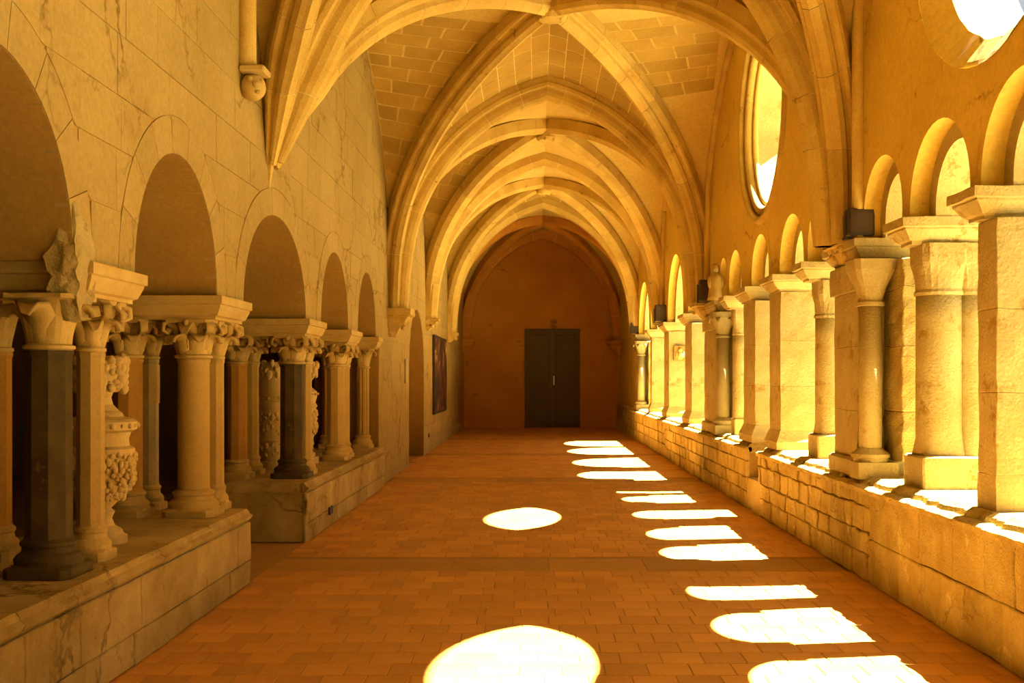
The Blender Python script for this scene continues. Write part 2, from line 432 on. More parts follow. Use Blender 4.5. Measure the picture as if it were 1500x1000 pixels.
# bench 1 (near) and bench 2 (beyond the doorway)
def bench(y0, y1, label, name='stone_bench'):
    b = thing(name, label, 'bench', (-2.6, (y0+y1)/2, 0))
    m = MB(); m.cbox(-3.08, -2.11, y0+.02, y1-.02, 0, .51, .01); m.build('core', 'sill', b)
    block_wall(b, -2.085, y0, y1, 0, .455, 'sill', 'stone', .03, [.17, .30], (.45, .95), -1, .004, .002)
    for o in b.children:
        if o.name.startswith('stone'): subdivided(o, 3); rough_up(o, .006, 8, 1)
    # end face blocks
    y = y0; 
    while y < y1:                                    # moulded cap stones
        l = random.uniform(.8, 1.3); ye = min(y+l, y1)
        if y1-ye < .25: ye = y1
        m = MB(); prof = [(-3.08, .46), (-2.105, .46), (-2.085, .475), (-2.075, .50), (-2.10, .515), (-2.10, .53), (-2.115, .548), (-3.08, .55)]
        n = 7; rings = []
        for k in range(n+1):
            yy = y+.003+(ye-y-.006)*k/n
            rings.append([(px+(random.uniform(-.004, .004) if 0 < i < 7 else 0), yy, pz+random.uniform(-.002, .001)) for i, (px, pz) in enumerate(prof)])
        m.loft(rings); o = m.build('cap_stone', 'sill', b)
        y = ye
    return b
bench(0.5, 7.75, 'low stone bench in the left foreground carrying the near column clusters')
bench(9.64, 14.6, 'low stone bench on the left beyond the doorway gap, under the far column clusters')

# ------------------------------------------------------------------ columns
def ring(n, r, z, rot=0): return [(r*math.cos(rot+2*PI*k/n), r*math.sin(rot+2*PI*k/n), z) for k in range(n)]
def sq_ring(n, r, z, sq):                               # blends circle to square
    q = []
    for k in range(n):
        a = 2*PI*k/n+PI/n; c, s_ = math.cos(a), math.sin(a); m = max(abs(c), abs(s_))
        rr = r*((1-sq)+sq/m); q.append((rr*c, rr*s_, z))
    return q
def leaf_mesh(path, widths, thick=.010, bow=.012):
    """path in (r,z); built facing +x, closed"""
    m = MB(); rings = []
    n = len(path)
    for i, ((r, z), wd) in enumerate(zip(path, widths)):
        a = path[max(0, i-1)]; b = path[min(n-1, i+1)]; tx, tz = b[0]-a[0], b[1]-a[1]; L_ = math.hypot(tx, tz) or 1; nx, nz_ = tz/L_, -tx/L_
        pts = []
        for (u, o_) in ((-1, -bow), (-.5, -bow*.1), (0, bow*.7), (.5, -bow*.1), (1, -bow)): pts.append((r+nx*o_, u*wd/2, z+nz_*o_))
        for (u, o_) in ((1, -bow-thick), (0, -thick), (-1, -bow-thick)): pts.append((r+nx*o_, u*wd/2*.9, z+nz_*o_))
        rings.append(pts)
    m.loft(rings); return m
def make_capital(col, z0, z1, rn, ra, mat, style):
    h = z1-z0; m = MB()
    rings = [ring(24, rn*1.02, z0, PI/24), ring(24, rn*1.18, z0+.008, PI/24), ring(24, rn*1.18, z0+.022, PI/24), ring(24, rn*1.0, z0+.03, PI/24)]
    for k in (.3, .6, .8, .9): rings.append(sq_ring(24, rn+(ra*.80-rn)*k**1.6, z0+h*k, k*.7))
    rings += [sq_ring(24, ra*.86, z0+h*.90, 1), sq_ring(24, ra, z0+h*.92, 1), sq_ring(24, ra, z1, 1)]
    m.loft(rings); cap = m.build('capital', mat, col, smooth=False)
    if style == 'plain':
        path = [(rn*.98, z0+.03), (rn*1.05, z0+.09), (rn*1.2, z0+.15), (rn*1.6, z0+.19), (rn*2.0, z0+.185), (rn*2.05, z0+.16)]
        lf = leaf_mesh(path, [.10, .13, .16, .15, .10, .04], .02, .02).build('leaf', mat, cap, True)
        for k in range(1, 4):
            c = lf.copy(); COL.objects.link(c); c.rotation_euler.z = k*PI/2
        return
    E = lambda t: rn+(ra-rn)*t
    w = 2*PI*((rn+ra)/2)/6
    if style == 'leaf':
        lf = leaf_mesh([(rn*.97, z0+.03), (E(.10), z0+h*.25), (E(.30), z0+h*.45), (E(.62), z0+h*.56), (E(.90), z0+h*.52), (E(.92), z0+h*.42)], [w*.6, w*.85, w*.98, w*.9, w*.6, w*.25], .016, .018).build('leaf', mat, cap, True)
        for k in range(1, 6):
            c = lf.copy(); COL.objects.link(c); c.rotation_euler.z = k*PI/3
        vo = leaf_mesh([(E(.05), z0+h*.3), (E(.25), z0+h*.55), (E(.7), z0+h*.76), (E(1.25), z0+h*.90), (E(1.55), z0+h*.86), (E(1.58), z0+h*.74), (E(1.35), z0+h*.70), (E(1.22), z0+h*.78)], [w*.5, w*.6, w*.6, w*.5, w*.42, w*.36, w*.3, w*.2], .020, .012).build('volute', mat, cap, True)
        vo.rotation_euler.z = PI/4
        for k in range(1, 4):
            c = vo.copy(); COL.objects.link(c); c.rotation_euler.z = PI/4+k*PI/2
        ml = leaf_mesh([(E(.05), z0+h*.35), (E(.3), z0+h*.58), (E(.62), z0+h*.74), (E(1.0), z0+h*.84), (E(1.12), z0+h*.76), (E(1.0), z0+h*.66)], [w*.6, w*.8, w*.9, w*.8, w*.5, w*.2], .016, .016).build('upper_leaf', mat, cap, True)
        for k in range(1, 4):
            c = ml.copy(); COL.objects.link(c); c.rotation_euler.z = k*PI/2
        ro = MB(); ro.sphere((ra*1.0, 0, z1-h*.09), h*.10, 8, 5, (.7, 1, 1)); rs = ro.build('rosette', mat, cap, True)
        for k in range(1, 4):
            c = rs.copy(); COL.objects.link(c); c.rotation_euler.z = k*PI/2
    elif style == 'broad':
        lf = leaf_mesh([(rn*.97, z0+.03), (E(.12), z0+h*.4), (E(.45), z0+h*.68), (E(1.05), z0+h*.86), (E(1.2), z0+h*.76), (E(1.1), z0+h*.66)], [w*.7, w*.95, w*1.1, w*1.0, w*.6, w*.3], .018, .018).build('leaf', mat, cap, True)
        for k in range(1, 6):
            c = lf.copy(); COL.objects.link(c); c.rotation_euler.z = k*PI/3
def make_column(x, y, r, label, shaft, mat, shaft_mat, z0=.55, zn=1.635, z1=1.90, style='leaf', ra=None, group='columns of the left arcade', n_oct=8):
    col = thing('column', label, 'column', (0, 0, 0), group); ra = ra or r*1.75
    m = MB()                                        # base: plinth, two tori
    pl = r*1.62
    m.loft([sq_ring(24, pl, 0+z0, 1), sq_ring(24, pl, z0+.045, 1), sq_ring(24, pl*.97, z0+.05, .9), ring(24, r*1.55, z0+.06, PI/24), ring(24, r*1.58, z0+.085, PI/24), ring(24, r*1.42, z0+.105, PI/24),
            ring(24, r*1.25, z0+.115, PI/24), ring(24, r*1.2, z0+.14, PI/24), ring(24, r*1.3, z0+.15, PI/24), ring(24, r*1.3, z0+.165, PI/24), ring(24, r*1.08, z0+.18, PI/24)])
    m.build('base', shaft_mat if shaft_mat == 'col_dark' else mat, col)
    m = MB()
    if shaft == 'round': m.lathe([(r*1.04, z0+.175), (r, z0+.20), (r*.985, zn-.03), (r*1.04, zn-.015), (r*1.04, zn)], 28)
    elif shaft == 'fluted':
        n = 32; R = lambda z, q: [((q*(1-.13*(k % 4 == 0)))*math.cos(2*PI*k/n), (q*(1-.13*(k % 4 == 0)))*math.sin(2*PI*k/n), z) for k in range(n)]
        m.loft([R(z0+.175, r*1.02), R(zn, r)])
    else: m.lathe([(r*1.12, z0+.175), (r*1.06, z0+.20), (r*1.04, zn-.03), (r*1.12, zn-.015), (r*1.12, zn)], 8, rot=PI/8)
    m.build('shaft', shaft_mat, col, shaft == 'round')
    make_capital(col, zn, z1, r, ra, mat, style)
    col.location = (x, y, 0); col['_w'] = (x, y, 0)
    return col
XF, XB = -2.34, -2.84
def cluster(i, specs):
    a, b = LC[i]
    for (px, py, r, lb, sh, sm, st) in specs:
        make_column(px, py, r, lb, sh, 'carved', sm, style=st, ra=.175 if r > .085 else .145)
cluster(1, [(XF-.02, 5.13, .100, 'dark octagonal column at the left, with a plain two-leaf capital under a rough hewn block', 'oct', 'col_dark', 'plain'),
            (XF, 5.56, .066, 'slim pale octagonal column standing in front of the big carved urn', 'oct', 'col', 'leaf'),
            (XB, 5.56, .075, 'pale orange column cut off by the left edge of the picture', 'oct', 'col_orange', 'broad')])
cluster(2, [(XF-.04, 7.36, .108, 'thick smooth round column on the end of the near bench', 'round', 'col', 'leaf'),
            (XF+.0, 7.72, .060, 'slim column just right of the thick round column on the near bench', 'oct', 'col', 'leaf'),
            (XB+.02, 7.32, .090, 'orange octagonal column behind the right side of the big urn', 'oct', 'col_orange', 'leaf'),
            (XB+.02, 7.70, .068, 'grey-blue column with a light patched upper part, behind the thick round column', 'oct', 'col_grey', 'leaf')])
cluster(3, [(XF, 10.16, .108, 'dark green octagonal column at the near end of the second bench', 'oct', 'col_dark', 'leaf'),
            (XF+.03, 10.56, .070, 'slim pale column touching the right side of the dark green column', 'oct', 'col', 'leaf'),
            (XB-.02, 10.14, .088, 'orange octagonal column on the second bench, left of the cylindrical carved urn', 'oct', 'col_orange', 'leaf'),
            (XB, 10.54, .075, 'narrow yellowish column between the orange column and the cylindrical urn', 'oct', 'col', 'leaf')])
cluster(4, [(XF, 12.38, .10, 'pale octagonal column on a square base on the far part of the second bench', 'oct', 'col', 'leaf'),
            (XF+.02, 12.76, .072, 'slim pale column right behind the pale octagonal one on the second bench', 'oct', 'col', 'leaf'),
            (XB, 12.38, .085, 'back column of the fourth left cluster, behind the small carved urn', 'oct', 'col_orange', 'leaf'),
            (XB, 12.76, .075, 'rear corner column of the fourth left cluster, in the room shadow', 'oct', 'col', 'leaf')])
cluster(5, [(XF-.03, 14.48, .085, 'fluted pale column against the jamb at the far end of the second bench', 'fluted', 'col', 'broad'),
            (XB, 14.48, .085, 'column against the jamb at the far back corner of the left arcade', 'oct', 'col_orange', 'broad')])
if 0: cluster(0, [(XF, 3.0, .09, 'column behind the left picture edge, nearest to the viewer', 'oct', 'col', 'leaf')])
# pale repair collar on the grey column
m = MB(); m.lathe([(.079, 1.32), (.079, 1.60)], 8, (XB+.02, 7.70), rot=PI/8)
gc = [o for o in bpy.data.objects if o.name.startswith('column') and 'grey-blue' in o.get('label', '')][0]
m.build('patched_upper_shaft', 'carved', gc)
# rough block over the dark column
b = MB(); b.cbox(-2.52, -2.20, 4.93, 5.16, 1.84, 2.10, .02); o = b.build('rough_block', 'rough', origin=(-2.36, 5.05, 1.84))
b2 = MB()
rings = []
for (z_, x0_, x1_, y0_, y1_) in ((1.78, -2.30, -2.18, 5.05, 5.18), (1.90, -2.31, -2.17, 5.0, 5.18), (1.97, -2.27, -2.15, 4.95, 5.16), (2.06, -2.30, -2.14, 4.93, 5.14), (2.12, -2.25, -2.145, 4.94, 5.12), (2.22, -2.22, -2.15, 4.95, 5.08), (2.34, -2.21, -2.16, 4.955, 5.02)):
    n = 5; q = []
    P = [(x0_, y0_), (x1_, y0_), (x1_, y1_), (x0_, y1_)]
    for k in range(4):
        for e in range(n):
            u = e/n; q.append((P[k][0]*(1-u)+P[(k+1) % 4][0]*u, P[k][1]*(1-u)+P[(k+1) % 4][1]*u, z_))
    rings.append(q)
bpy.data.objects.remove(o)
b2.loft(rings); o = b2.build('rough_block', 'rough', origin=(-2.36, 5.05, 1.80)); subdivided(o, 2); rough_up(o, .022, 16, 3)
tag(o, 'rough broken grey block between the dark octagonal column and the arch above it', 'stone block')

# ------------------------------------------------------------------ urns
def relief(m, cx, cy, z0, z1, rfun, n_ang, n_z, size, seed):
    rnd = random.Random(seed)
    for i in range(n_z):
        for k in range(n_ang):
            a = 2*PI*(k+.5*(i % 2)+rnd.uniform(-.25, .25))/n_ang; z = z0+(z1-z0)*(i+.5)/n_z+rnd.uniform(-.3, .3)*(z1-z0)/n_z
            r = rfun(z); s = size*rnd.uniform(.7, 1.3)
            m.sphere((cx+r*math.cos(a), cy+r*math.sin(a), z), s, 7, 5, (rnd.uniform(.7, 1.2), rnd.uniform(.7, 1.2), rnd.uniform(.7, 1.5)))
            # leaf-like curl beside
            t = a+rnd.uniform(-.1, .1)
            m.sphere((cx+(r+.2*s)*math.cos(t), cy+(r+.2*s)*math.sin(t), z+rnd.uniform(-s, s)), s*.6, 6, 4, (1, 1, .5))
def urn_big(x, y, z, label):
    u = thing('garden_urn', label, 'urn', (x, y, z))
    m = MB(); c = (x, y)
    m.lathe([(.15, z), (.15, z+.04), (.13, z+.05), (.12, z+.075), (.08, z+.10), (.065, z+.14)], 24, c); m.build('foot', 'urn', u)
    m = MB(); m.lathe([(.06, z+.13), (.08, z+.18), (.06, z+.2), (.10, z+.24), (.14, z+.28), (.165, z+.34), (.175, z+.42), (.18, z+.50), (.19, z+.525), (.19, z+.545), (.16, z+.56), (.155, z+.60), (.17, z+.64)], 32, c); bd = m.build('body', 'urn', u, False)
    m = MB(); relief(m, x, y, z+.25, z+.52, lambda q: .10+.085*min(1, (q-z-.22)/.14), 26, 10, .017, 5); o = m.build('carved_relief', 'urn', bd, True)
    m = MB(); m.lathe([(.165, z+.64), (.20, z+.655), (.205, z+.70), (.185, z+.715), (.13, z+.73), (.12, z+.75), (.10, z+.765), (.07, z+.80), (.06, z+.84), (.075, z+.88)], 32, c); cl = m.build('lid', 'urn', u)
    for k in range(22):
        a = 2*PI*k/22; m = MB(); m.sphere((x+.203*math.cos(a), y+.203*math.sin(a), z+.678), .017 if k % 2 else .012, 7, 5); m.build('bead', 'urn', cl, True)
    m = MB(); m.lathe([(.09, z+.87), (.13, z+.89), (.145, z+.97), (.14, z+1.05), (.06, z+1.08)], 24, c); gd = m.build('fruit_top', 'urn', u)
    m = MB(); relief(m, x, y, z+.88, z+1.07, lambda q: .135, 16, 5, .027, 9); m.build('carved_fruit', 'urn', gd, True)
    return u
urn_big(-2.52, 6.12, .55, 'large pale carved urn with a fruit-covered top, behind the nearest slim column')
def urn_cyl(x, y, z, label, sc=1.0, waist=False):
    u = thing('garden_urn', label, 'urn', (x, y, z)); c = (x, y)
    m = MB(); m.lathe([(.19*sc, z), (.19*sc, z+.07), (.15*sc, z+.08), (.15*sc, z+.12)], 28, c); m.build('foot', 'urn', u)
    m = MB()
    if waist: prof = [(.13, .12), (.10, .17), (.14, .22), (.12, .26), (.15, .34), (.165, .42), (.16, .62), (.175, .64), (.15, .68), (.17, .75), (.17, .80), (.10, .86), (.09, .90), (.14, .96), (.16, 1.0), (.16, 1.12)]
    else: prof = [(.165, .12), (.165, .28), (.175, .30), (.17, .34), (.165, .58), (.16, .62), (.165, .70), (.18, .72), (.18, .76), (.165, .78), (.17, .95), (.165, .98), (.175, 1.12)]
    m.lathe([(a*sc, z+b) for a, b in prof], 32, c); bd = m.build('body', 'urn', u)
    m = MB(); relief(m, x, y, z+.97, z+1.12, lambda q: .165*sc, 13, 3, .030, 4); m.build('carved_garland', 'urn', bd, True)
    m = MB(); relief(m, x, y, z+.34, z+.60, lambda q: .16*sc, 14, 6, .022, 8); m.build('carved_relief', 'urn', bd, True)
    m = MB(); relief(m, x, y, z+.14, z+.27, lambda q: (.12 if waist else .162)*sc, 14, 3, .018, 2); m.build('carved_band', 'urn', bd, True)
    for k in range(20):
        a = 2*PI*k/20; m = MB(); m.sphere((x+.18*sc*math.cos(a), y+.18*sc*math.sin(a), z+(.775 if waist else .74)), .016 if k % 2 else .010, 7, 5); m.build('bead', 'urn', bd, True)
urn_cyl(-2.80, 11.25, .55, 'straight-sided carved urn seen between the orange and dark green columns')
urn_cyl(-2.62, 11.85, .55, 'narrow-necked carved urn seen to the right of the dark green column', .98, True)

# ------------------------------------------------------------------ right wall
RA = [(-4.3, -3.31), (-3.1, -2.1), (-1.9, -.9), (-.7, .3), (2.72, 3.71), (3.86, 4.85), (5.0, 5.99), (6.14, 7.13), (7.28, 8.14), (8.92, 9.81), (9.96, 10.94), (11.45, 12.36), (12.98, 13.8), (13.97, 14.5),
      (15.95, 17.5), (18.1, 20.2), (21.0, 23.2), (23.5, 25.9)]
IZ = 2.57
def rarch(y0, y1, inset=0):
    r = (y1-y0)/2-inset; c = (y0+y1)/2
    big = (y1-y0) > 1.3; apex = 3.74 if big else 3.12
    zs = apex-inset-r if not big else apex-inset-r*1.03
    zs = max(zs, IZ+.001)
    if c-r > c+r: return []
    p = [(c-r, IZ)]
    for k in range(19):
        a = PI*k/18; p.append((c-r*math.cos(a), zs+(apex-inset-zs)*math.sin(a)))
    return p+[(c+r, IZ)]
OC = [(5.92, 4.42), (11.80, 4.42), (-1.2, 4.42)]
def circle(c, r, n=56): return [(c[0]+r*math.cos(2*PI*k/n), c[1]+r*math.sin(2*PI*k/n)) for k in range(n)]
def rwall(name, inset, ro, x0, x1, mat):
    out = [(-6, 6.8), (-6, IZ)]
    for (a, b) in RA:
        out += rarch(a, b, inset)
    out += [(END, IZ), (END, 6.8)]
    return fill_wall(name, mat, [out]+[circle(c, ro) for c in OC], x0, x1, wall_right)
wall_right = empty_struct('wall_right')
rwall('inner_wall_skin', 0, 1.14, XR, XR+.13, 'plaster')
rwall('outer_wall_skin', .12, .98, XR+.13, 3.08, 'rough')
m = MB(); m.box(XR+.02, 3.08, 26.6, END, .6, IZ+.01); m.build('solid_wall_end', 'plaster', wall_right)
m = MB(); m.box(XR+.02, 3.08, -6, -4.4, .6, IZ+.01); m.build('solid_wall_start', 'plaster', wall_right)
# oculus mouldings
def torus_ring(c, R, r, x, name, mat, sx=1, n=72, k=10):
    m = MB(); b = []
    for i in range(n):
        a = 2*PI*i/n
        for q in range(k):
            t = 2*PI*q/k; rr = R+r*math.cos(t); b.append((x+sx*r*math.sin(t), c[0]+rr*math.cos(a), c[1]+rr*math.sin(a)))
    F = [(i*k+q, i*k+(q+1) % k, ((i+1) % n)*k+(q+1) % k, ((i+1) % n)*k+q) for i in range(n) for q in range(k)]
    m.add(b, F); return m
t = thing('round_window', 'round moulded window opening high in the right wall of the second bay', 'window', (XR, 11.8, 4.42))
torus_ring(OC[1], 1.15, .045, XR+.0, '', '').build('outer_roll', 'rib', t, True)
torus_ring(OC[1], 1.05, .060, XR+.07, '', '').build('middle_roll', 'rib', t, True)
torus_ring(OC[1], .975, .035, XR+.13, '', '').build('inner_roll', 'rib', t, True)
t2 = thing('round_window', 'round window opening with a broken splayed rim, cut off by the top right of the picture', 'window', (XR, 5.92, 4.42))
m = MB(); n = 72
rg = []
for (R_, x_) in ((1.15, XR-.004), (1.10, XR+.03), (.97, XR+.13), (.96, XR+.30)):
    rg.append([(x_+.01*noise.noise(Vector((math.cos(6.283*k/n)*3, math.sin(6.283*k/n)*3, 1))), OC[0][0]+(R_+.02*noise.noise(Vector((math.cos(6.283*k/n)*6, math.sin(6.283*k/n)*6, R_))))*math.cos(2*PI*k/n), OC[0][1]+(R_+.03*noise.noise(Vector((math.cos(6.283*k/n)*6, math.sin(6.283*k/n)*6, R_+3))))*math.sin(2*PI*k/n)) for k in range(n)])
m.loft(rg, caps=False); m.build('splayed_rim', 'plaster', t2)

# piers -------------------------------------------------------------------
ZP = .76
RIMP = [(3.73, 3.84), (4.87, 4.98), (6.0, 6.12), (7.14, 7.27), (8.16, 8.9), (9.83, 9.94), (10.96, 11.43), (12.38, 12.96), (13.82, 13.95), (14.52, 15.93), (17.52, 18.08), (20.22, 20.98), (23.2, 23.5), (25.9, 26.6)]
for d in (1.5,): RIMP += [(1.3, 2.7)]
RIMP += [(.32, 1.28), (-.88, -.72), (-2.08, -1.92), (-3.29, -3.12)]
ilab = {3.73: 'impost slab beyond the right picture edge, nearest', 4.87: 'impost slab beyond the right picture edge, second', 6.0: 'moulded impost slab of the nearest square pier at the right picture edge',
        7.14: 'moulded impost slab on the paired round columns at the right', 8.16: 'worn moulded impost slab on the wide buttress pier with an attached colonnette',
        9.83: 'small impost slab on the round column with a square base', 10.96: 'moulded impost slab on the first broad square pier after the square-based round column',
        12.38: 'moulded impost slab on the second broad square pier, above the notch in the low wall', 13.82: 'tiny impost slab on the thin round column beside the statuette',
        14.52: 'long worn double-stepped impost slab under the small statuette', 17.52: 'impost slab on the first wide pier beyond the statuette',
        20.22: 'impost slab on the pier with the small carved relief, below the bracket lamp', 23.2: 'impost slab on the narrow far pier', 25.9: 'impost slab at the farthest pier of the right arcade'}
for (a, b) in RIMP:
    z0 = 2.40; mid = (a+b)/2; w_ = max((b-a)/2, .11)
    impost('impost_slab', mid-w_, mid+w_, XR+.0, 3.05, z0, IZ, ilab.get(a, 'impost slab of the right arcade behind the viewpoint'), 'rough', .09, None, .008)
def square_pier(y0, y1, x0, x1, label, flare=True, mat='rough', panel=False):
    t = thing('stone_pier', label, 'pier', ((x0+x1)/2, (y0+y1)/2, ZP))
    zs = [ZP+.02, 1.30, 1.86, 2.40]
    m = MB()
    e = .05 if flare else .004
    m.loft([[(x0-e, y0-e, ZP), (x1+e, y0-e, ZP), (x1+e, y1+e, ZP), (x0-e, y1+e, ZP)], [(x0-e, y0-e, ZP+.08), (x1+e, y0-e, ZP+.08), (x1+e, y1+e, ZP+.08), (x0-e, y1+e, ZP+.08)],
            [(x0-e*.3, y0-e*.3, ZP+.16), (x1+e*.3, y0-e*.3, ZP+.16), (x1+e*.3, y1+e*.3, ZP+.16), (x0-e*.3, y1+e*.3, ZP+.16)], [(x0, y0, ZP+.2), (x1, y0, ZP+.2), (x1, y1, ZP+.2), (x0, y1, ZP+.2)]])
    o = m.build('base', mat, t); subdivided(o, 3); rough_up(o, .008, 8, y0)
    hs_ = [ZP+.2, ZP+.2+.46, ZP+.2+.93, 2.40] if not panel else [ZP+.2, 1.35, 1.83, 2.40]
    for a, b in zip(hs_[:-1], hs_[1:]):
        m = MB(); m.cbox(x0, x1, y0, y1, a+.0003, b-.0003, .0035); o = m.build('block', mat, t); subdivided(o, 4); rough_up(o, .009, 7, y0)
    return t
def round_pier(yc, label, cols, base, blab=None):
    """cols: list of (x, r); base: (x0,x1,y0,y1)"""
    x0, x1, y0, y1 = base
    t = thing('round_pier', label, 'pier', ((x0+x1)/2, yc, ZP))
    m = MB(); m.cbox(x0, x1, y0, y1, ZP-.01, ZP+.22, .012); o = m.build('base', 'rough', t); subdivided(o, 3); rough_up(o, .007, 8, yc)
    for (x, r) in cols:
        m = MB(); n = 24
        def R(z, rr, sq): return [(x+p[0], yc+p[1], z) for p in sq_ring(n, rr, 0, sq)]
        m.loft([R(ZP+.21, r*.98, 1), R(ZP+.25, r*.96, .8), R(ZP+.33, r*.98, .25), R(ZP+.40, r, 0), R(1.4, r, 0), R(1.9, r*.99, 0), R(2.06, r*.99, 0)])
        o = m.build('shaft', 'rough', t, True)
        m = MB(); m.loft([R(2.06, r*1.06, 0), R(2.08, r*1.08, 0), R(2.10, r*1.0, .1), R(2.2, r*1.0, .45), R(2.28, r*1.02, 1), R(2.405, r*1.04, 1)])
        m.build('capital', 'rough', t)
    return t
round_pier(2.0, 'paired round columns behind the viewpoint', [(2.74, .14), (2.96, .13)], (2.58, 3.1, 1.8, 2.2))
square_pier(4.8, 5.04, 2.56, 3.04, 'square pier beyond the right picture edge')
square_pier(5.88, 6.13, 2.56, 3.05, 'nearest rough square pier at the right picture edge', False)
round_pier(7.21, 'paired round columns on one block base, second support from the right picture edge', [(2.745, .150), (2.98, .135)], (2.57, 3.13, 7.02, 7.40))
round_pier(3.78, 'paired round columns beyond the right picture edge', [(2.745, .150), (2.98, .135)], (2.57, 3.13, 3.6, 3.96))
round_pier(9.90, 'single round column with spurred foot on a square base', [(2.76, .145), (2.99, .13)], (2.59, 3.13, 9.72, 10.08))
square_pier(10.95, 11.45, 2.53, 3.05, 'first broad square pier beyond the square-based round column')
square_pier(12.22, 12.88, 2.53, 3.05, 'second broad square pier, standing just behind the notch in the low wall')
round_pier(13.88, 'thin round column between the broad square pier and the statuette pier', [(2.68, .10), (2.86, .10)], (2.58, 2.98, 13.76, 14.0))
square_pier(17.25, 18.0, 2.54, 3.05, 'wide square pier, first beyond the statuette pier')
square_pier(20.2, 20.95, 2.54, 3.05, 'wide square pier with a small carved relief on its near face', panel=True)
square_pier(23.2, 23.5, 2.54, 3.05, 'narrow square pier in the farthest part of the right arcade')
square_pier(.35, 1.25, 2.54, 3.05, 'wide pier behind the viewpoint')
square_pier(-.92, -.68, 2.54, 3.05, 'narrow pier behind the viewpoint, first')
square_pier(-2.12, -1.88, 2.54, 3.05, 'narrow pier behind the viewpoint, second')
square_pier(-3.33, -3.08, 2.54, 3.05, 'narrow pier behind the viewpoint, third')
def buttress_pier(y0, y1, cy, label, smooth_mat, foliate=False):
    t = thing('buttress_pier', label, 'pier', (2.8, (y0+y1)/2, ZP))
    m = MB(); m.cbox(2.46, 3.05, y0-.05, y1+.05, ZP-.03, ZP+.12, .02); o = m.build('base', 'rough', t); subdivided(o, 3); rough_up(o, .01, 8, y0)
    for a, b in ((ZP+.12, 1.25), (1.25, 1.75), (1.75, 2.18), (2.18, 2.40)):
        k = .0 if b < 2.3 else .03
        m = MB(); m.cbox(2.50-k, 2.66, y0-k, y1+k, a+.0004, b-.0004, .004); o = m.build('block', 'rough', t); subdivided(o, 3); rough_up(o, .008, 7, y0)
        m = MB(); m.cbox(2.72, 3.12, y0-.38, y1, a+.0005, b-.0005, .006); o = m.build('block', 'parapet', t); subdivided(o, 4); rough_up(o, .022, 9, y0)
    m = MB(); m.box(2.62, 2.84, y0+.06, y1-.03, ZP, 2.40); m.build('core', 'rough', t)
    c = (2.56, cy); r = .085
    m = MB(); m.lathe([(r*1.5, ZP+.10), (r*1.5, ZP+.13), (r*1.7, ZP+.14), (r*1.7, ZP+.165), (r*1.3, ZP+.19), (r*1.05, ZP+.21)], 24, c); 
    m.box(2.56-.13, 2.56+.17, cy-.14, cy+.1, ZP-.02, ZP+.105); m.build('colonnette_base', smooth_mat, t)
    m = MB(); m.lathe([(r, ZP+.20), (r, 2.06)], 24, c); m.build('colonnette', smooth_mat, t, True)
    m = MB(); n = 24
    def R(z, rr, sq): return [(c[0]+p[0], c[1]+p[1], z) for p in sq_ring(n, rr, 0, sq)]
    m.loft([R(2.05, r*1.02, 0), R(2.055, r*1.25, 0), R(2.08, r*1.25, 0), R(2.09, r*1.0, 0), R(2.2, r*1.35, .4), R(2.32, r*1.8, .9), R(2.40, r*1.9, 1)]); cp = m.build('colonnette_capital', smooth_mat, t)
    if foliate:
        for k in range(6):
            lf = leaf_mesh([(r, 2.10), (r*1.2, 2.2), (r*1.6, 2.29), (r*2.1, 2.31), (r*2.1, 2.26)], [.06, .08, .09, .07, .03], .015, .012)
            a = k*PI/3; o = MB(); o.add([(c[0]+p[0]*math.cos(a)-p[1]*math.sin(a), c[1]+p[0]*math.sin(a)+p[1]*math.cos(a), p[2]) for p in lf.v], lf.f); o.build('leaf', smooth_mat, cp, True)
    # corbel for the ribs on top front edge
    return t
buttress_pier(8.22, 8.86, 8.10, 'wide buttress pier with attached colonnette and rough stone core, third from the right edge', 'rough')
buttress_pier(14.62, 15.7, 14.47, 'dark-faced buttress pier with a grey colonnette and foliate capital below the statuette', 'col_grey', True)
buttress_pier(25.9, 26.6, 25.7, 'farthest pier of the right arcade, with a thin grey colonnette', 'col_grey', True)
# relief on pier near face
t = thing('carved_relief', 'small dark carved relief panel set high on the near face of a far square pier', 'relief', (2.72, 20.17, 1.95))
m = MB(); m.box(2.63, 2.86, 20.135, 20.19, 1.83, 2.12); m.build('panel', 'wall', t)
m = MB(); m.sphere((2.745, 20.13, 2.04), .045, 10, 7); m.sphere((2.745, 20.13, 1.93), .06, 10, 7, (1, .6, 1.4)); m.sphere((2.68, 20.13, 1.95), .03, 8, 5, (.6, .6, 2.2)); m.sphere((2.81, 20.13, 1.95), .03, 8, 5, (.6, .6, 2.2)); m.build('figure', 'carved', t, True)

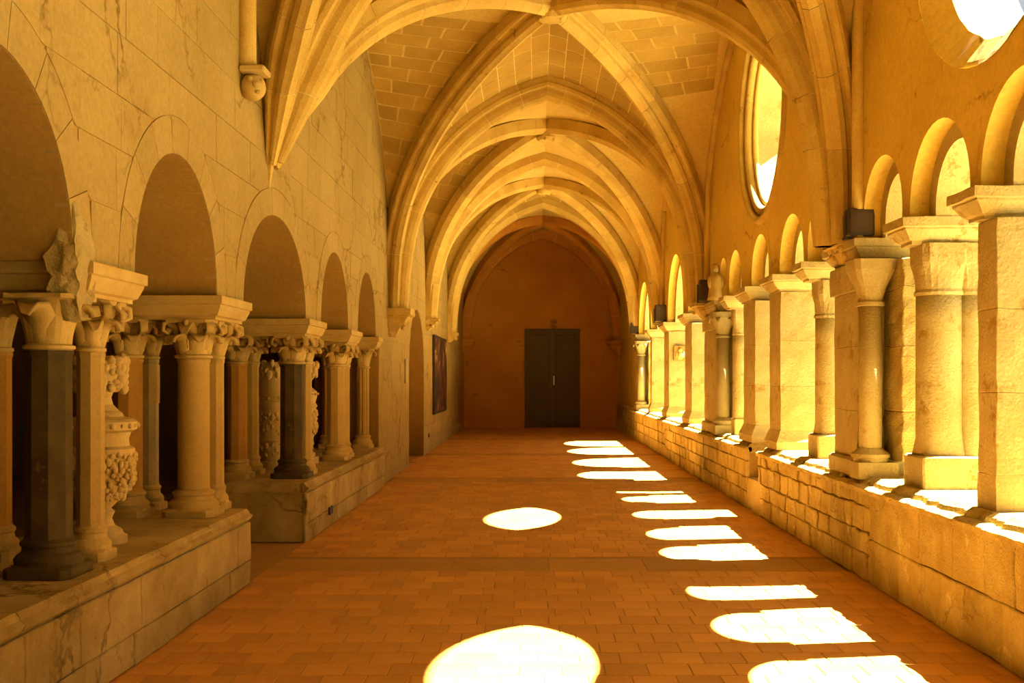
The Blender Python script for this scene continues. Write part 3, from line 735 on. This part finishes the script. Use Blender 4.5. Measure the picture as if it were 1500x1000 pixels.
# low parapet wall ----------------------------------------------------------
par = []
for (y0, y1, lb) in ((3.0, 11.55, 'low wall of irregular stones along the right side, nearer stretch up to the notch'), (12.22, 31.9, 'low wall of irregular stones along the right side, farther stretch beyond the notch'), (-6, 3.0, 'low wall behind the viewpoint on the courtyard side')):
    p = thing('low_wall', lb, 'low wall', (2.8, y0, 0)); par.append(p)
    m = MB(); m.box(2.455, 3.2, y0+.01, y1-.01, 0, .66); m.build('core', 'wall', p)
    st = MB()
    if y0 > -1:
        if y0 < 4:
            block_wall_rough(p, y0, 7.7, 0, .66, [.33, .34], (.3, .62), 999, st, .009, .0015)
            block_wall_rough(p, 7.7, y1, 0, .66, [.2, .16, .19, .11], (.10, .34), 999, st, .016)
        else:
            block_wall_rough(p, y0, 20, 0, .66, [.2, .16, .19, .11], (.12, .36), 60, st, .016)
            block_wall_rough(p, 20, y1, 0, .66, [.25, .2, .21], (.2, .45), 0, st, .01)
        if st.v: o = st.build('far_stones', 'parapet', p); o['kind'] = 'stuff'
    y = y0
    while y < y1:                                     # ragged moulded front lip, then the bed the piers stand on
        l = random.uniform(.5, 1.1) if y0 > -1 else 3; ye = min(y+l, y1)
        if y1-ye < .15: ye = y1
        m = MB(); nn = max(4, int((ye-y)/.05)); rings = []
        for k in range(nn+1):
            yy = y+.003+(ye-y-.006)*k/nn; q = random.uniform(-.012, .012)
            rings.append([(2.44, yy, .645), (2.405+q, yy, .655+q*.3), (2.400+q, yy, .69), (2.425+q, yy, .705), (2.475+q*1.6, yy, .708), (2.50, yy, .66)])
        m.loft(rings); m.build('lip_stone', 'parapet', p)
        m = MB(); rings = []
        pr_ = 0
        for k in range(nn+1):
            yy = y+.003+(ye-y-.006)*k/nn; q = random.uniform(-.03, .03); 
            if random.random() < .12: q += .03
            rings.append([(2.47, yy, .64), (2.475+q, yy, .71), (2.49+q, yy, .735), (2.53+q, yy, ZP), (3.2, yy, ZP+.001), (3.22, yy, .64)])
        m.loft(rings); m.build('cap_stone', 'parapet', p)
        y = ye
m = MB(); m.box(2.70, 3.2, 11.53, 12.24, 0, ZP-.002); m.box(2.44, 2.71, 11.53, 12.24, 0, .36, .005); o = m.build('stone_ledge', 'rough', None, origin=(2.8, 11.8, 0)); tag(o, 'low sunlit ledge in the notch of the right low wall', 'ledge')

# ------------------------------------------------------------------ end wall, near wall, outside
out = [(XL-.6, 0), (XL-.6, 6.8), (XR+.6, 6.8), (XR+.6, 0)]
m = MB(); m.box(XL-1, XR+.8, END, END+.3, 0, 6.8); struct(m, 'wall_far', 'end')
m = MB(); m.box(XL-1, XR+.8, -6.3, -6, 0, 6.8); struct(m, 'wall_near', 'plaster')
m = MB(); m.box(XL-1.0, XR+.75, -6.3, END+.4, 6.7, 6.9); struct(m, 'roof', 'wall')  # unseen slab added above the vault to stop sun leaking in
# door
d = empty_struct('door_1'); d['_w'] = (0, 0, 0)
DX0, DX1, DZ = -.29, 1.28, 2.95
m = MB(); m.box(DX0-.05, DX0, END-.06, END+.02, 0, DZ+.05); m.box(DX1, DX1+.05, END-.06, END+.02, 0, DZ+.05); m.box(DX0, DX1, END-.06, END+.02, DZ, DZ+.05); m.build('door_frame', 'green', d)
for (a, b) in ((DX0, (DX0+DX1)/2-.0015), ((DX0+DX1)/2+.0015, DX1)):
    m = MB(); m.box(a, b, END-.03, END+.01, .02, DZ); lf = m.build('door_leaf', 'green', d)
    for (z0, z1) in ((.15, .85), (.98, 1.18), (1.32, 2.82)):
        q = MB(); q.cbox(a+.1, b-.1, END-.05, END-.02, z0, z1, .012); q.build('panel', 'green', lf)
m = MB(); m.box(.53, .56, END-.075, END-.03, 1.30, 1.58); m.build('door_handle', 'white', d)
m = MB(); m.box(.515, .575, END-.045, END-.03, 1.22, 1.62); m.build('lock_plate', 'black', d)
# chapter room
cr = empty_struct('wall_chapter_room')
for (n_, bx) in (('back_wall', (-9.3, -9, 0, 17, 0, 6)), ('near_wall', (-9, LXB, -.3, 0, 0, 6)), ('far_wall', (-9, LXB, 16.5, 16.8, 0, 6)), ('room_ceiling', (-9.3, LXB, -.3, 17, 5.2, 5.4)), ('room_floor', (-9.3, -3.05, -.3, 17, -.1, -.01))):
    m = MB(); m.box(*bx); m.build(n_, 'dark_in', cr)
# courtyard
m = MB(); m.box(XR+.5, 40, -25, 55, -.3, -.05); struct(m, 'courtyard_ground', 'gravel')
m = MB(); m.box(27, 28, -25, 55, -.1, 7); struct(m, 'wall_courtyard', 'rough')

# ------------------------------------------------------------------ vault webs
ceiling = empty_struct('ceiling')
def ruled(mb, P, Q, up=.0):
    n = len(P); b = len(mb.v)
    for p, q in zip(P, Q): mb.v += [tuple(p), tuple(q)]
    for k in range(n-1): mb.f.append((b+2*k, b+2*k+1, b+2*k+3, b+2*k+2))
NS = 24
SS = [k/NS for k in range(NS+1)]
def web(i):
    y0, y1 = RY[i], RY[i+1]
    for end in (0, 1):
        ye = y0 if end == 0 else y1
        m = MB()
        for side in (-1, 1):
            xe = XL if side < 0 else XR
            ruled(m, [Vector((xe+(XC-xe)*s, ye, f(s))) for s in SS], [diag(i, side, end, s) for s in SS])
        m.build('vault_web', 'mortar' if (i, end) in ((1, 1), (3, 1)) else 'web', ceiling, True)
    yc = (y0+y1)/2
    for side in (-1, 1):
        xe = XL-.02 if side < 0 else XR+.02; m = MB()
        for end in (0, 1):
            ye = y0 if end == 0 else y1
            ruled(m, [Vector((xe, ye+(yc-ye)*s, f(s, HF))) for s in SS], [diag(i, side, end, s) for s in SS])
        m.build('vault_web', 'web', ceiling, True)
for i in range(len(RY)-1): web(i)
RY.insert(0, -5.6)
web(0)
RY.pop(0)
# stones of the second bay, laid proud of the pale joints
def cell_pt_t(i, ye, X, Y):                          # transverse cell: barrel along Y
    s = (X-XL)/A if X < XC else (XR-X)/A
    return f(s)
def stone_t(i, end, x0, x1, ya, yb0, yb1, thick=.010):
    pts = []
    for (X, Y) in ((x0, ya), (x1, ya), (x1, yb1), (x0, yb0)): pts.append(Vector((X, Y, cell_pt_t(i, 0, X, Y))))
    return pts
vs_par = empty_struct('ceiling'); vs_par.name = 'ceiling'
def put_stone(pts, nrm, parent, thick=.004, inset=.013):
    thick, inset = .003, .013
    c = sum(pts, Vector())/4
    q = [p+(c-p).normalized()*inset*1.2 for p in pts]
    m = MB(); m.loft([[p-nrm*.02 for p in q], [p+nrm*thick*.7 for p in q], [p+nrm*thick+(c-p).normalized()*.004 for p in q]])
    m.build('stone', 'vault_stone', parent)
def transverse_stones(i, end, sa, sb, ds, parent):
    ye = RY[i] if end == 0 else RY[i+1]; yc = (RY[i]+RY[i+1])/2; dirn = 1 if end == 0 else -1
    for side in (-1, 1):
        xe = XL if side < 0 else XR; s = sa
        k = 0
        while s < sb-.001:
            s2 = min(s+ds, sb); X0 = xe+(XC-xe)*s; X1 = xe+(XC-xe)*s2
            L0 = abs(yc-ye)*s; L1 = abs(yc-ye)*s2; d_ = .12+(.25 if k % 2 else 0)
            a = .0
            brk = [a]
            u = d_
            while u < max(L0, L1): brk.append(u); u += random.uniform(.55, .75)
            brk.append(99)
            for b0, b1 in zip(brk[:-1], brk[1:]):
                e0 = min(b1, L0); e1 = min(b1, L1)
                if e0-b0 < .03 and e1-b0 < .08: continue
                e0 = max(e0, b0+.01)
                pts = [Vector((X0, ye+dirn*b0, f(s))), Vector((X1, ye+dirn*b0, f(s2))), Vector((X1, ye+dirn*e1, f(s2))), Vector((X0, ye+dirn*e0, f(s)))]
                n = (pts[1]-pts[0]).cross(Vector((0, 1, 0))).normalized()
                if n.z > 0: n = -n
                put_stone(pts, n, parent)
            s = s2; k += 1
def side_stones(i, side, end, sa, sb, ds, parent, ulim=(0, 1)):
    """courses of the cell against the wall, ruled from the wall arch to the groin"""
    ye = RY[i] if end == 0 else RY[i+1]; yc = (RY[i]+RY[i+1])/2
    xe = XL if side < 0 else XR; s = sa; k = 0
    def pt(s, u):
        a = Vector((xe, ye+(yc-ye)*s, f(s, HF))); b = diag(i, side, end, s); return a.lerp(b, u)
    while s < sb-.001:
        s2 = min(s+ds, sb); L = abs(XC-xe)*s; u0 = ulim[0]
        step = random.uniform(.45, .55)
        uu = [ulim[0]]; d_ = (.25 if k % 2 else .5)*step*2
        while d_ < L*ulim[1]: 
            if d_ > L*ulim[0]+.1: uu.append(d_/L)
            d_ += step
        uu.append(ulim[1])
        for a, b in zip(uu[:-1], uu[1:]):
            pts = [pt(s, a), pt(s2, a), pt(s2, b), pt(s, b)]
            n = (pts[1]-pts[0]).cross(pts[3]-pts[0]).normalized()
            if n.z > 0: n = -n
            put_stone(pts, n, parent, .011, .009)
        s = s2; k += 1
transverse_stones(1, 1, .30, 1.0, .10, ceiling)
side_stones(1, -1, 1, .14, .80, .055, ceiling)
side_stones(1, 1, 1, .42, .80, .055, ceiling, (.12, .95))
side_stones(2, -1, 1, .2, .7, .08, ceiling)
transverse_stones(3, 1, .5, 1.0, .16, ceiling)
bpy.data.objects.remove(vs_par)

# ------------------------------------------------------------------ ribs
PROF_RICH = [(-.17, -.03), (-.17, .07), (-.185, .10), (-.175, .145), (-.14, .155), (-.115, .13), (-.095, .165), (-.10, .22), (-.085, .275), (-.05, .315), (0, .335),
             (.05, .315), (.085, .275), (.10, .22), (.095, .165), (.115, .13), (.14, .155), (.175, .145), (.185, .10), (.17, .07), (.17, -.03)]
PROF_DIAG = [(-.14, -.03), (-.14, .08), (-.15, .11), (-.135, .14), (-.10, .145), (-.08, .17), (-.085, .22), (-.06, .27), (-.025, .29), (0, .31), (.025, .29), (.06, .27), (.085, .22), (.08, .17), (.10, .145), (.135, .14), (.15, .11), (.14, .08), (.14, -.03)]
PROF_PLAIN = [(-.21, -.03), (-.21, .14), (-.12, .25), (.12, .25), (.21, .14), (.21, -.03)]
PROF_PD = [(-.14, -.03), (-.14, .14), (-.07, .22), (.07, .22), (.14, .14), (.14, -.03)]
def sweep_rings(pts, lat, prof, sc=None):
    rings = []; n = len(pts)
    for i, p in enumerate(pts):
        t = (pts[min(n-1, i+1)]-pts[max(0, i-1)]).normalized()
        if i == n-1: t = Vector((t.x, t.y, 0)).normalized()
        nn = t.cross(lat).normalized()
        if nn.z > .02: nn = -nn
        elif abs(nn.z) <= .02:
            # vertical part: point to the middle of the aisle
            if nn.dot(Vector((XC-p.x, 0, 0))) < 0: nn = -nn
        k = sc[i] if sc else 1
        rings.append([p+lat*(u*k)+nn*(v*k) for u, v in prof])
    return rings
def rib(name, label, pts, lat, prof, mat, seg=.55, sc=None, gap=.006, group=None):
    t = thing(name, label, 'vault rib', tuple(pts[0]), group)
    rings = sweep_rings(pts, lat, prof, sc)
    # sub-segments
    acc = 0; start = 0; L_ = [0]
    for a, b in zip(pts[:-1], pts[1:]): L_.append(L_[-1]+(b-a).length)
    i = 0
    while i < len(pts)-1:
        j = i+1
        while j < len(pts)-1 and L_[j]-L_[i] < seg*random.uniform(.85, 1.2): j += 1
        rr = [list(q) for q in rings[i:j+1]]
        tdir = (pts[i+1]-pts[i]).normalized(); tend = (pts[j]-pts[j-1]).normalized()
        if i > 0: rr[0] = [p+tdir*gap for p in rr[0]]
        rr[-1] = [p-tend*gap*.3 for p in rr[-1]]
        m = MB(); m.loft(rr); m.build('voussoir', mat, t)
        i = j
    core = sweep_rings(pts, lat, [(u*.955, v*.965) for u, v in prof], sc)
    m = MB(); m.loft(core); m.build('mortar_core', 'mortar', t)
    return t
def trans_path(side, Y, z0, n=22, xo=0):
    xe = XL if side < 0 else XR; pts = []
    if z0 < SPR:
        k = max(2, int((SPR-z0)/.2))
        for q in range(k): pts.append(Vector((xe, Y, z0+(SPR-z0)*q/k)))
        s0 = 0
    else:
        s0 = 0
        while f(s0) < z0: s0 += .005
    for q in range(n+1):
        u = q/n; s = s0+(1-s0)*(u**1.5 if s0 == 0 else u); pts.append(Vector((xe+(XC-xe)*s, Y, f(s))))
    return pts
def diag_path(i, side, end, z0, n=24, off=.0):
    pts = []; s0 = 0
    p0 = diag(i, side, end, 0)
    if z0 < SPR:
        k = max(2, int((SPR-z0)/.2))
        for q in range(k): pts.append(Vector((p0.x, p0.y, z0+(SPR-z0)*q/k)))
    else:
        while f(s0) < z0: s0 += .004
    for q in range(n+1):
        u = q/n; s = s0+(1-s0)*(u**1.5 if s0 == 0 else u); pts.append(diag(i, side, end, s))
    return pts
def lat_of(pts):
    d = pts[-1]-pts[0]; return Vector((-d.y, d.x, 0)).normalized()
ord_ = {1: 'nearest cross arch of the vault, its foot at the top left and right of the picture', 2: 'boldly moulded pointed cross arch in the middle of the vault', 3: 'plain chamfered cross arch beyond the moulded one', 4: 'farthest plain cross arch, in front of the dark end bay'}
L0 = {0: 2.6, 1: 3.10, 2: 2.50, 3: 2.66, 4: 2.6, 5: 2.6}
R0 = {k: IZ for k in range(6)}
rich = {0: 1, 1: 1, 2: 1, 3: 0, 4: 0, 5: 0}
def taper(pts, z0, z1, k0):
    return [1 if p.z > z1 else k0+(1-k0)*max(0, (p.z-z0)/(z1-z0))**.8 for p in pts]
for j in range(1, 6):
    Y = RY[j] if j < 5 else 31.75
    for side in (-1, 1):
        z0 = L0[j] if side < 0 else R0[j]
        p = trans_path(side, Y, z0)
        # move the lower path off the wall so it can taper in
        k0 = .10 if (side < 0 and j == 1) else .8
        sc = taper(p, z0, z0+.9, k0)
        sd = 'left' if side < 0 else 'right'
        lb = {1: 'nearest moulded cross arch overhead, %s half', 2: 'boldly moulded pointed cross arch in mid-vault, %s half', 3: 'first plain chamfered cross arch beyond the moulded one, %s half', 4: 'second plain chamfered cross arch, before the dark end bay, %s half', 5: 'cross arch against the dark end wall, %s half'}[j] % sd
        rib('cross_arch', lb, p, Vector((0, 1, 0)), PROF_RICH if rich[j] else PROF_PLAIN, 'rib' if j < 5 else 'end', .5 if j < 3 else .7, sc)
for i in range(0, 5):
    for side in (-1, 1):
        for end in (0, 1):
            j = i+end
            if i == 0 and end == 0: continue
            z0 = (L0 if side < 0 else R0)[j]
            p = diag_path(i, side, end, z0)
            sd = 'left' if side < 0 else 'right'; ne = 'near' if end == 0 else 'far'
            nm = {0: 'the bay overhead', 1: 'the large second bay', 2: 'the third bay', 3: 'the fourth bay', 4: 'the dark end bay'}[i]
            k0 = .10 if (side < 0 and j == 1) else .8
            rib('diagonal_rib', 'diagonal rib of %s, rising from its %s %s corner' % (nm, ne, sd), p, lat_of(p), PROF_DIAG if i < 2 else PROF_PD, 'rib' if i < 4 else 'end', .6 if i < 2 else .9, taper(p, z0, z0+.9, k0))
# wall ribs
def wall_rib(i, side, end, s0, label, r=.05, zs=None):
    ye = RY[i] if end == 0 else RY[i+1]; yc = (RY[i]+RY[i+1])/2; xe = (XL+.03) if side < 0 else (XR-.03)
    pts = [Vector((xe, ye+(yc-ye)*(s0+(1-s0)*q/24), f(s0+(1-s0)*q/24, HF)-.03)) for q in range(25)]
    if zs: pts = [Vector((xe, pts[0].y, zs+(pts[0].z-zs)*q/5)) for q in range(5)]+pts
    if s0 < .15: pts = [Vector((xe, ye+(yc-ye)*s0, IZ))]+pts
    t = thing('wall_rib', label, 'vault rib', tuple(pts[0])); rings = []
    for a, p in enumerate(pts):
        tn = (pts[min(a+1, len(pts)-1)]-pts[max(a-1, 0)]).normalized(); u = tn.cross(Vector((1, 0, 0))).normalized()
        rings.append([p+Vector((1, 0, 0))*r*math.cos(q*PI/5)+u*r*math.sin(q*PI/5) for q in range(10)])
    for a in range(0, len(rings)-1, 4):
        m = MB(); m.loft(rings[a:a+5]); m.build('voussoir', 'rib', t, True)
wall_rib(0, -1, 1, .22, 'thin wall rib at the top left ending on the carved head corbel', .075, 3.76)
wall_rib(0, 1, 1, .12, 'thin wall rib following the vault edge above the nearest right arches')
wall_rib(1, 1, 1, .10, 'thin wall rib curving down beside the far edge of the oval-looking round window')
wall_rib(1, 1, 0, .10, 'thin wall rib behind the large rib at the near side of the round window')
wall_rib(2, 1, 1, .10, 'thin wall rib on the right wall of the third bay')
# bosses
for i in (1, 2, 3):
    c = diag(i, -1, 0, 1); m = MB()
    m.lathe([(.08, c.z-.35), (.14, c.z-.34), (.17, c.z-.29), (.17, c.z-.15), (.17, c.z-.02)], 16, (c.x, c.y))
    relief(m, c.x, c.y, c.z-.34, c.z-.22, lambda q: .13, 11, 2, .030, i)
    o = m.build('vault_boss', 'rib', origin=(c.x, c.y, c.z-.3)); tag(o, {1: 'worn carved boss where the ribs of the large second bay cross', 2: 'small boss at the crown of the third bay', 3: 'small boss at the crown of the fourth bay'}[i], 'boss')
# corbels
def corbel(x, y, z0, z1, w_, d_, label, mat='rib', s=1):
    t = thing('corbel', label, 'corbel', (x, y, z0)); m = MB(); rg = []
    for k, (u, v) in enumerate(((.30, .25), (.5, .45), (.75, .7), (.85, .85), (.85, .85), (1, 1), (1, 1))):
        z = z0+(z1-z0)*(0, .25, .5, .68, .72, .78, 1)[k]
        rg.append([(x, y-w_*u/2, z), (x+s*d_*v, y-w_*u/2, z), (x+s*d_*v*1.05, y, z), (x+s*d_*v, y+w_*u/2, z), (x, y+w_*u/2, z)])
    if s < 0: rg = [list(reversed(r_)) for r_ in rg]
    m.loft(rg); o = m.build('block', mat, t); subdivided(o, 2); rough_up(o, .018, 11, y)
    m = MB(); rnd = random.Random(int(y*10))
    for k in range(9):
        m.sphere((x+s*d_*rnd.uniform(.35, .8), y+w_*rnd.uniform(-.4, .4), z0+(z1-z0)*rnd.uniform(.3, .7)), .035, 6, 4)
    m.build('carving', mat, t, True)
corbel(XL, 15.7, 2.12, 2.52, .52, .34, 'carved stone corbel on the left wall under the big bundle of ribs')
corbel(XL, 21.0, 2.45, 2.68, .40, .25, 'small moulded corbel on the left wall beside the niche and the painting')
corbel(XL, 26.2, 2.4, 2.62, .40, .25, 'small corbel on the left wall just before the dark end bay')
corbel(XL, 31.5, 2.25, 2.65, .6, .35, 'dark corbel in the far left corner of the end bay', 'end')
corbel(XR, 31.5, 2.2, 2.6, .6, .4, 'dark corbel in the far right corner of the end bay', 'end', -1)
corbel(XR, 8.6, 2.42, 2.60, .5, .12, 'worn rib springer stone on the wide buttress pier at the right', 'rib', -1)
corbel(XR, 15.55, 2.36, 2.60, .5, .22, 'worn rib springer stone beside the floodlight under the statuette', 'rib', -1)
# carved head corbel
yh = 8.6-3.55*.22; zh = 3.72
t = thing('head_corbel', 'small round carved head corbel high on the left wall', 'corbel', (XL, yh, zh))
m = MB(); m.cbox(XL, XL+.19, yh-.11, yh+.10, zh+.02, zh+.07, .012); m.build('abacus', 'carved', t)
m = MB(); m.sphere((XL+.08, yh, zh-.07), .095, 14, 10, (1, .95, 1.05)); hd = m.build('head', 'carved', t, True)
m = MB(); m.sphere((XL+.12, yh-.08, zh-.07), .026, 8, 6); m.sphere((XL+.15, yh-.04, zh-.04), .02, 8, 6); m.sphere((XL+.08, yh-.09, zh-.03), .02, 8, 6); m.sphere((XL+.13, yh-.06, zh-.12), .024, 8, 6, (1, 1, .6)); m.build('face_carving', 'carved', hd, True)

# ------------------------------------------------------------------ small things
def floodlight(x, y, z, label, s=1.0, tilt=0):
    t = thing('floodlight', label, 'lamp', (x, y, z))
    m = MB(); m.cbox(x-.11*s, x+.11*s, y-.06*s, y+.06*s, z+.02*s, z+.25*s, .012); hs2 = m.build('housing', 'black', t)
    m = MB(); m.box(x-.09*s, x+.09*s, y-.068*s, y-.058*s, z+.05*s, z+.22*s); m.build('lens', 'lens', hs2)
    m = MB(); m.box(x-.13*s, x-.115*s, y-.015, y+.015, z, z+.2*s); m.box(x+.115*s, x+.13*s, y-.015, y+.015, z, z+.2*s); m.box(x-.13*s, x+.13*s, y-.03, y+.03, z, z+.012); m.build('bracket', 'black', t)
    return t
floodlight(2.50, 8.18, IZ+.001, 'dark floodlight tucked beside the rib foot on the wide buttress pier at the right', .95)
floodlight(2.46, 15.05, IZ+.001, 'dark floodlight standing on the slab beside the statuette', 1.3)
floodlight(2.46, 20.5, IZ+.001, 'dark floodlight on the slab of the pier with the carved relief', 1.4)
floodlight(2.46, 26.1, IZ+.001, 'small dark floodlight on the farthest slab at the end of the right arcade', 1.2)
# statuette
sx, sy, sz = 2.455, 14.50, IZ
t = thing('statuette', 'small pale stone statuette standing on the long worn slab at the right', 'statue', (sx, sy, sz))
m = MB(); m.lathe([(.11, sz), (.10, sz+.05), (.085, sz+.15), (.095, sz+.26), (.10, sz+.31), (.06, sz+.36), (.035, sz+.38)], 16, (sx, sy)); m.build('robed_body', 'carved', t, True)
m = MB(); m.sphere((sx, sy, sz+.43), .062, 12, 8, (.9, 1, 1.15)); m.sphere((sx-.02, sy-.058, sz+.425), .014, 6, 4); m.build('head', 'carved', t, True)
m = MB(); m.sphere((sx-.08, sy-.04, sz+.24), .03, 8, 6, (1, 1, 3)); m.sphere((sx+.08, sy-.04, sz+.24), .03, 8, 6, (1, 1, 3)); m.build('arms', 'carved', t, True)
# painting
t = thing('painting', 'tall dark abstract painting hanging on the left wall near the end', 'painting', (XL+.03, 23.7, 1.6))
m = MB(); m.box(XL+.004, XL+.05, 22.15, 25.15, .74, 2.42); m.build('frame', 'black', t)
m = MB(); m.box(XL+.045, XL+.056, 22.2, 25.1, .79, 2.37); m.build('canvas', 'picture', t)
# plaque, sockets
m = MB(); m.cbox(XL, XL+.03, 17.45, 17.75, 1.42, 1.82, .006); o = m.build('wall_plaque', 'col_grey', origin=(XL, 17.6, 1.62)); tag(o, 'small grey plaque on the left wall just before the arched niche', 'plaque')
for (y, z, lb, x) in ((10.72, .165, 'dark pair of power sockets low on the second bench front', -2.085), (21.4, .35, 'tiny dark power socket low on the left wall below the painting', XL)):
    t = thing('power_socket', lb, 'socket', (x, y, z))
    for q in (-.05, .05):
        m = MB(); m.cbox(x-.002, x+.02, y+q-.035, y+q+.035, z-.04, z+.04, .006); m.build('socket_plate', 'plastic', t)

# what stands outside the frame belongs to the right wall; small carved pieces are stuff
for o in list(bpy.data.objects):
    lb = o.get('label', '')
    if 'viewpoint' in lb or 'beyond the right picture edge' in lb or 'left of the picture' in lb:
        if o.name.startswith(('stone_pier', 'round_pier', 'impost_slab', 'low_wall')):
            for k in ('label', 'category', 'group'):
                if k in o: del o[k]
            o.parent = wall_right
    if o.name.startswith(('carv', 'figure', 'face_carving')) and o.parent is not None: o['kind'] = 'stuff'
for o in bpy.data.objects:
    if 'category' in o and 'group' not in o:
        g_ = {'impost': 'impost slabs on the piers and columns', 'pier': 'piers of the right arcade', 'vault rib': 'ribs of the vault', 'corbel': 'corbels under the ribs', 'lamp': 'floodlights on the right imposts', 'urn': 'carved urns in the left arcade', 'low wall': 'low wall along the right side', 'bench': 'stone benches on the left', 'socket': 'power sockets on the left', 'boss': 'vault bosses', 'window': 'round windows of the right wall'}.get(o['category'])
        if g_: o['group'] = g_
